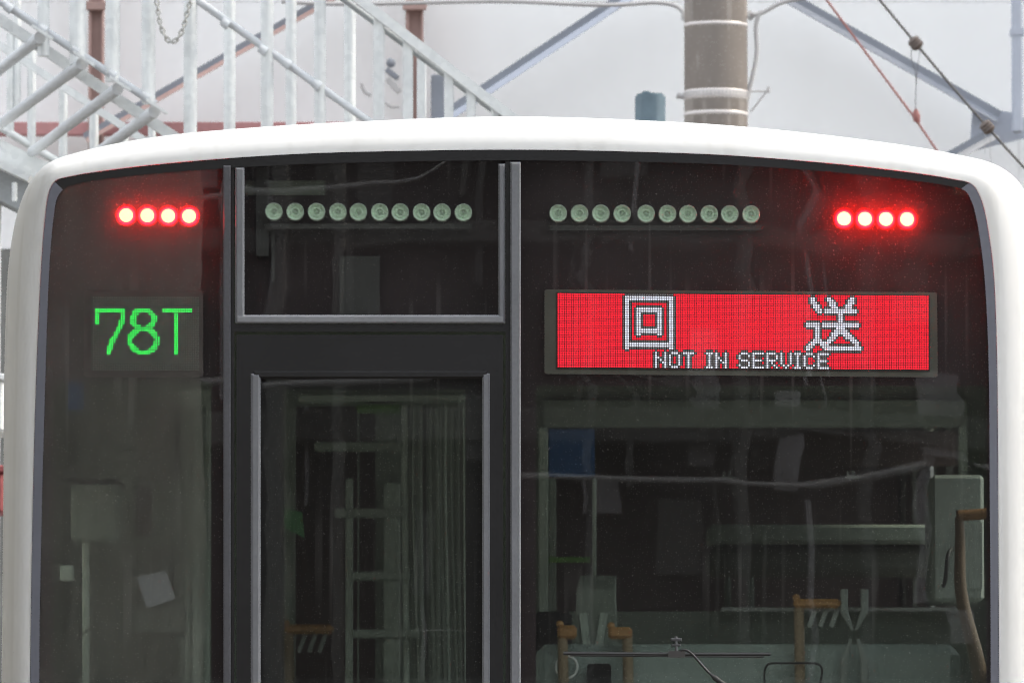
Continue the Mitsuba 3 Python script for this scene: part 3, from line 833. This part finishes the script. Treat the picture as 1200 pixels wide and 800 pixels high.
for x0, x1, yb in ((103, 121, 175), (475, 496, 175)):
    a, b = at(x0, yb, BF - 0.02), at(x1, -60, BF - 0.02)
    w = b[0] - a[0]
    put(WH, 'column', cat(box([a[0], BF - 0.02, 0], [a[0] + w * 0.2, BF + 0.16, b[2]]), box([a[0] + w * 0.2, BF + 0.03, 0], [b[0] - w * 0.12, BF + 0.05, b[2]]), box([b[0] - w * 0.12, BF - 0.02, 0], [b[0], BF + 0.16, b[2]])), 'mat_brown_steel')
    a, b = at(x0 - 3, 12, BF - 0.05), at(x1 + 4, 2, BF - 0.05)
    put(WH, 'clamp', box([a[0], BF - 0.06, a[2]], [b[0], BF - 0.022, b[2]], 0.004), 'mat_brown_steel')


def angle_brace(p, q, w, top, bottom, name='brace'):
    """Angle iron: an upright leg and a flat leg along the same line."""
    p, q = np.asarray(p), np.asarray(q)
    d = (q - p) / np.linalg.norm(q - p)
    s = np.cross(d, [0, 1.0, 0])
    s = s if s[2] > 0 else -s
    k = put(WH, name, tri(m3.Manifold.hull_points(np.array([e + o for e in (p, q) for o in (s * w * 0.5, s * w * 0.5 + [0, 0.02, 0], s * w * 0.03, s * w * 0.03 + [0, 0.02, 0])]))), top)
    put(k, 'flange', tri(m3.Manifold.hull_points(np.array([e + o for e in (p, q) for o in (s * w * 0.03, s * w * 0.03 + [0, 0.02, 0], -s * w * 0.5 + [0, -0.10, 0], -s * w * 0.44 + [0, -0.10, 0])]))), bottom)


angle_brace(at(100, 163, BF - 0.1), at(420, -20, BF - 0.1), 14 * KB, 'mat_grey_steel', 'mat_brown_steel')
angle_brace(at(500, 152, BF - 0.12), at(760, -20, BF - 0.12), 17 * KB, 'mat_grey_steel', 'mat_pale_steel')
angle_brace(at(905, -12, BF - 0.12), at(1170, 138, BF - 0.12), 17 * KB, 'mat_grey_steel', 'mat_grey_steel')
a = [at(*q, BF - 0.05) for q in ((1140, 124), (1185, 132), (1210, 142), (1210, 160), (1172, 168), (1136, 178))]
put(WH, 'gusset_plate', tri(m3.Manifold.hull_points(np.array(a + [q + np.array([0, 0.02, 0]) for q in a]))), 'mat_pale_steel')
angle_brace(at(1060, 215, BF - 0.14), at(1166, 156, BF - 0.14), 16 * KB, 'mat_grey_steel', 'mat_conduit')
a, b = at(1186, 156, BF - 0.14), at(1197, -60, BF - 0.14)
put(WH, 'pipe', cat(box([a[0], BF - 0.2, a[2]], [b[0], BF - 0.1, b[2]], 0.01), box([a[0] - 0.01, BF - 0.21, a[2] + 0.6], [b[0] + 0.01, BF - 0.09, a[2] + 0.64])), 'mat_pale_steel')
CY = BF - 0.25
put(WH, 'conduit', tube(curve([at(330, 2, CY), at(505, 3, CY), at(620, 2.5, CY), at(740, 5, CY), at(785, 5, CY), at(797, 10, CY), at(801, 24, CY)], 60), 2.6 * KB, 10), 'mat_conduit', smooth=True)
put(WH, 'meter_box', ibox(505, 87, 521, 148, BF - 0.1, 0.15, 0.01), 'mat_grey_steel')
put(WH, 'cable_hook', tube(curve([at(424, 98, CY), at(427, 107, CY), at(435, 112, CY)], 14), 2 * KB, 8), 'mat_conduit', smooth=True)
put(WH, 'cable_hook', tube(curve([at(451, 120, CY), at(456, 124, CY), at(468, 125, CY)], 14), 1.6 * KB, 8), 'mat_conduit', smooth=True)
lampk = put(WH, 'wall_lamp', trimesh.creation.icosphere(3, radius=5.5 * KB).apply_translation(at(458, 74, CY)), 'mat_grey_steel', smooth=True)
put(lampk, 'shade', beam(at(453, 82, CY), at(466, 92, CY), 5 * KB, 0.12), 'mat_grey_steel')
put(lampk, 'arm', beam(at(454, 93, CY), at(468, 108, CY), 6 * KB, 0.08), 'mat_conduit')

# ------------------------------------------------------------------ concrete pole
PY = 20.0
KP = (PY + 20) / 20 / 435.0
UP = thing('utility_pole', 'thick brown grey concrete pole with pale metal bands behind the train roof', 'pole')
c0 = at(839, 150, PY)[0]
zt, zb = at(839, -120, PY)[2], 0.0
rp = 37.2 * KP
put(UP, 'shaft', tube([[c0, PY, 0], [c0, PY, 3], [c0, PY, 6], [c0, PY, zt]], [rp * 1.02, rp * 1.01, rp, rp * 0.985], 40), 'mat_concrete', smooth=40)


def band(y, h, name='band', bs='mat_band'):
    z = at(839, y, PY - rp)[2]
    hh = h * KP / 2
    m = lathe([(rp * 0.99, -hh), (rp * 1.006 + 0.002, -hh * 0.8), (rp * 1.006 + 0.004, 0), (rp * 1.006 + 0.002, hh * 0.8), (rp * 0.99, hh)], 48)
    m.apply_transform(trimesh.transformations.rotation_matrix(math.pi / 2, [1, 0, 0]))
    m.apply_translation([c0, PY, z])
    return put(UP, name, m, bs, smooth=60)


band(26.5, 5)
bb = band(108.5, 12)
band(131, 5.5)
zz = at(839, 108.5, PY - rp)[2]
for k in range(26):
    a = math.pi + (k + 0.5) * math.pi / 26
    c = np.array([c0 + (rp * 1.006 + 0.004) * math.cos(a), PY + (rp * 1.006 + 0.004) * math.sin(a), zz])
    t = np.array([-math.sin(a), math.cos(a), 0])
    put(bb, 'slot', beam(c - t * 0.004, c + t * 0.004, 0.03, 0.006, up=(math.cos(a), math.sin(a), 0)), 'mat_conduit')
put(UP, 'bolt', tube([at(793, 112, PY - 0.02), at(803, 114, PY - 0.02)], [0.018, 0.012], 10), 'mat_conduit', smooth=40)
put(UP, 'bracket', cat(tube([at(877, 107.5, PY), at(901, 107, PY)], 0.005, 8), tube([at(901, 104, PY), at(880, 131, PY)], 0.005, 8), tube([at(900, 102, PY), at(901, 109, PY)], 0.008, 8)), 'mat_conduit', smooth=40)
put(UP, 'cable_clamp', tube([at(876, 20, PY), at(882, 16, PY)], [0.03, 0.022], 10), 'mat_conduit', smooth=40)
put(UP, 'cable', tube(curve([at(880, 17, PY - 0.02), at(896, 14, PY - 0.02), at(910, 6, PY - 0.02), at(930, 0, PY - 0.02), at(952, -4, PY - 0.02)], 30), 2.6 * KP, 10), 'mat_conduit', smooth=True)
put(UP, 'cable', tube(curve([at(892, 14, PY - 0.02), at(887, 24, PY - 0.02), at(887, 55, PY - 0.02), at(883, 85, PY - 0.02), at(877.5, 108, PY - 0.02), at(876.5, 160, PY - 0.02)], 40), 2.7 * KP, 10), 'mat_conduit', smooth=True)

# ------------------------------------------------------------------ teal cylinder on its post
TY = 17.0
KT = (TY + 20) / 20 / 435.0
TB = thing('ribbed_canister', 'blue green ribbed canister beside the concrete pole, just above the white roof', 'canister')
cx = at(762, 130, TY)[0]
za, zb2 = at(762, 146, TY)[2], at(762, 113, TY)[2]
r0 = 17.2 * KT
ang = np.arange(48) * 2 * np.pi / 48
prof = r0 * (1 + 0.05 * np.cos(ang * 6 + 0.6) ** 3)
sec = poly(np.stack([prof * np.cos(ang), prof * np.sin(ang) * 0.8], 1))
q = tri(sec.extrude(zb2 - za + 0.4))
q.apply_translation([cx, TY, za - 0.4])
put(TB, 'body', q, 'mat_teal', smooth=30)
put(TB, 'cap', tri(m3.CrossSection.circle(r0 * 0.9, 30).extrude(0.012)).apply_scale([1, 0.8, 1]).apply_translation([cx, TY, zb2]), 'mat_teal')
put(TB, 'knob', tri(m3.CrossSection.circle(r0 * 0.28, 16).extrude(0.012)).apply_translation([cx - 0.02, TY, zb2 + 0.012]), 'mat_teal')
put(TB, 'post', tube([[cx, TY, 0], [cx, TY, za - 0.35]], 0.05, 14), 'mat_galv', smooth=40)

# ------------------------------------------------------------------ wires
WY = 18.0
KW = (WY + 20) / 20 / 435.0
W1 = thing('overhead_wire', 'dark overhead wire with two round insulators sloping down at the right', 'wire')
A, B, C, D = (1010, -25), (1073, 51), (1157, 149), (1240, 238)
put(W1, 'cable', tube(curve([at(*A, WY), at(*B, WY), at(*C, WY), at(*D, WY)], 30), 1.5 * KW, 8), 'mat_wire', smooth=True)
for q in (B, C):
    c = at(*q, WY)
    d = at(q[0] + 8, q[1] + 9.5, WY) - at(*q, WY)
    d /= np.linalg.norm(d)
    rr = 8.2 * KW
    ls = [-0.95, -0.8, -0.45, -0.2, 0.0, 0.2, 0.45, 0.8, 0.95]
    rs = [0.35, 0.75, 0.97, 0.85, 1.0, 0.85, 0.97, 0.75, 0.35]
    put(W1, 'insulator', tube([c + d * rr * l for l in ls], [rr * r for r in rs], 20), 'mat_insulator', smooth=50)
put(W1, 'hanger', cat(tube(curve([at(1069, 56, WY), at(1068, 68, WY), at(1072, 82, WY), at(1073.5, 100, WY), at(1073.5, 130, WY)], 24), 0.5 * KW, 6),
                      tube(curve([at(1078, 56, WY), at(1077, 68, WY), at(1075, 82, WY), at(1074, 100, WY)], 20), 0.45 * KW, 6)), 'mat_wire')
put(W1, 'hanger', cat(tube([at(1160, 156, WY), at(1161, 200, WY)], 0.4 * KW, 6), tube([at(1155, 156, WY), at(1154, 180, WY)], 0.4 * KW, 6)), 'mat_conduit')
W2 = thing('red_wire', 'thin dull red wire sloping down to the white roof edge', 'wire')
put(W2, 'cable', tube([at(955, -18, WY + 0.3), at(1073, 140, WY + 0.3), at(1130, 224, WY + 0.3)], 1.35 * KW, 8), 'mat_wire_red', smooth=True)
put(W2, 'joint', tube([at(1073, 128, WY + 0.28), at(1073.5, 134, WY + 0.28), at(1074.5, 140, WY + 0.28), at(1076, 144, WY + 0.28)], [0.008, 0.02, 0.02, 0.01], 10), 'mat_wire_red', smooth=40)

# ------------------------------------------------------------------ trackside things at the far left
CBN = thing('trackside_cabinet', 'white cabinet edge behind the left side of the train', 'cabinet')
a, b = at(-45, 505, 13.0), at(4, 438, 13.0)
put(CBN, 'body', box([a[0], 13, a[2]], [b[0], 13.5, b[2] - 0.03], 0.01), 'mat_white_box')
put(CBN, 'top', box([a[0] - 0.02, 12.97, b[2] - 0.028], [b[0] + 0.02, 13.53, b[2]], 0.005), 'mat_white_box')
put(CBN, 'leg', box([a[0] + 0.02, 13.1, 0], [a[0] + 0.08, 13.4, a[2]]), 'mat_galv_dark')
put(CBN, 'door', box([a[0] + 0.03, 12.985, a[2] + 0.03], [b[0] - 0.03, 12.998, b[2] - 0.08], 0.003), 'mat_white_box')
RB = thing('red_box', 'dull red box edge low behind the left side of the train', 'box')
a, b = at(-40, 600, 10.0), at(4, 545, 10.0)
put(RB, 'body', box([a[0], 10, a[2]], [b[0], 10.3, b[2] - 0.03], 0.01), 'mat_red')
put(RB, 'leg', box([a[0] + 0.02, 10.05, 0], [a[0] + 0.07, 10.2, a[2]]), 'mat_red')
put(RB, 'lid', box([a[0] - 0.015, 9.98, b[2] - 0.028], [b[0] + 0.015, 10.32, b[2]], 0.005), 'mat_red')

# ------------------------------------------------------------------ unseen wall added on the left to shade that side of the train
RW = thing('shade_wall', 'unseen grey wall added to shade the left side of the train', 'wall')
for k in range(7):
    put(RW, 'panel', box([-3.9, -16 + 3.5 * k + 0.006, 0], [-3.6, -12.5 + 3.5 * k - 0.006, 8.2], 0.02), 'mat_wall_low')
put(RW, 'coping', box([-4.0, -16.1, 8.203], [-3.5, 8.6, 8.38], 0.02), 'mat_wall_low')

# ------------------------------------------------------------------ overhead line gear behind the photographer (reflected in the glass)
scene['mat_line'] = plain([0.30, 0.30, 0.30], 0.5)
OL = thing('overhead_line', 'sagging overhead cables behind the photographer, seen as reflections', 'cable')
for (x0, z0, x1, z1, sag, y, r) in ((-14, 11.5, 4, 9.6, 1.6, -34, 0.022), (-3, 10.2, 9, 11.4, 1.8, -36, 0.03), (2, 9.0, 22, 9.6, 0.5, -38, 0.025), (-20, 7.9, 0, 7.2, 0.6, -37, 0.025), (0, 4.6, 9, 4.66, 0.05, -35, 0.022), (10, 4.72, 26, 4.7, 0.05, -35, 0.022),
                                    (-26, 6.2, -2, 5.6, 0.2, -39, 0.03), (4, 10.9, 18, 8.2, 0.9, -33, 0.03)):
    u = np.linspace(0, 1, 40)
    put(OL, 'cable', tube(np.stack([x0 + (x1 - x0) * u, 0 * u + y, z0 + (z1 - z0) * u - 4 * sag * u * (1 - u)], 1), r, 8), 'mat_line', smooth=True)

# ------------------------------------------------------------------ station building behind the photographer (seen as reflections in the glass)
SB = thing('station_building', 'dark station building with pale bands seen only as reflections in the glass', 'building')
put(SB, 'wall', box([-45, -52, 0], [45, -48, 15]), 'mat_station')
for z, h in ((3.2, 0.25), (5.6, 0.3), (7.4, 0.2), (10.5, 0.4)):
    put(SB, 'beam', box([-45, -48.0, z], [45, -47.6, z + h], 0.02), 'mat_station_band')
xx = -42.0
while xx < 42:
    w, hgt = rng.uniform(0.12, 0.5), rng.uniform(6.5, 14)
    put(SB, 'column', box([xx - w / 2, -47.5 + rng.uniform(0, 0.3), 0], [xx + w / 2, -47.1 + rng.uniform(0, 3), hgt], 0.02), 'mat_station_post' if rng.random() < 0.6 else 'mat_station_band')
    xx += rng.uniform(1.2, 6.5)
for k in range(70):  # plain panels scattered at random, added to break up the glass reflections
    xx, zz = rng.uniform(-16, 16), rng.uniform(3.0, 9.5)
    w, hgt = (rng.uniform(0.2, 1.4), rng.uniform(0.15, 1.6)) if rng.random() < 0.6 else (rng.uniform(0.06, 0.2), rng.uniform(0.8, 3.0))
    yy = -47.99 + 0.01 * k / 2
    put(SB, 'window' if w > 0.25 else 'reflection_strip', box([xx - w / 2, -48.1, zz], [xx + w / 2, yy + 0.05, zz + hgt], 0.01), ['mat_station_band', 'mat_station_post', 'mat_station_pale'][int(rng.integers(3))])
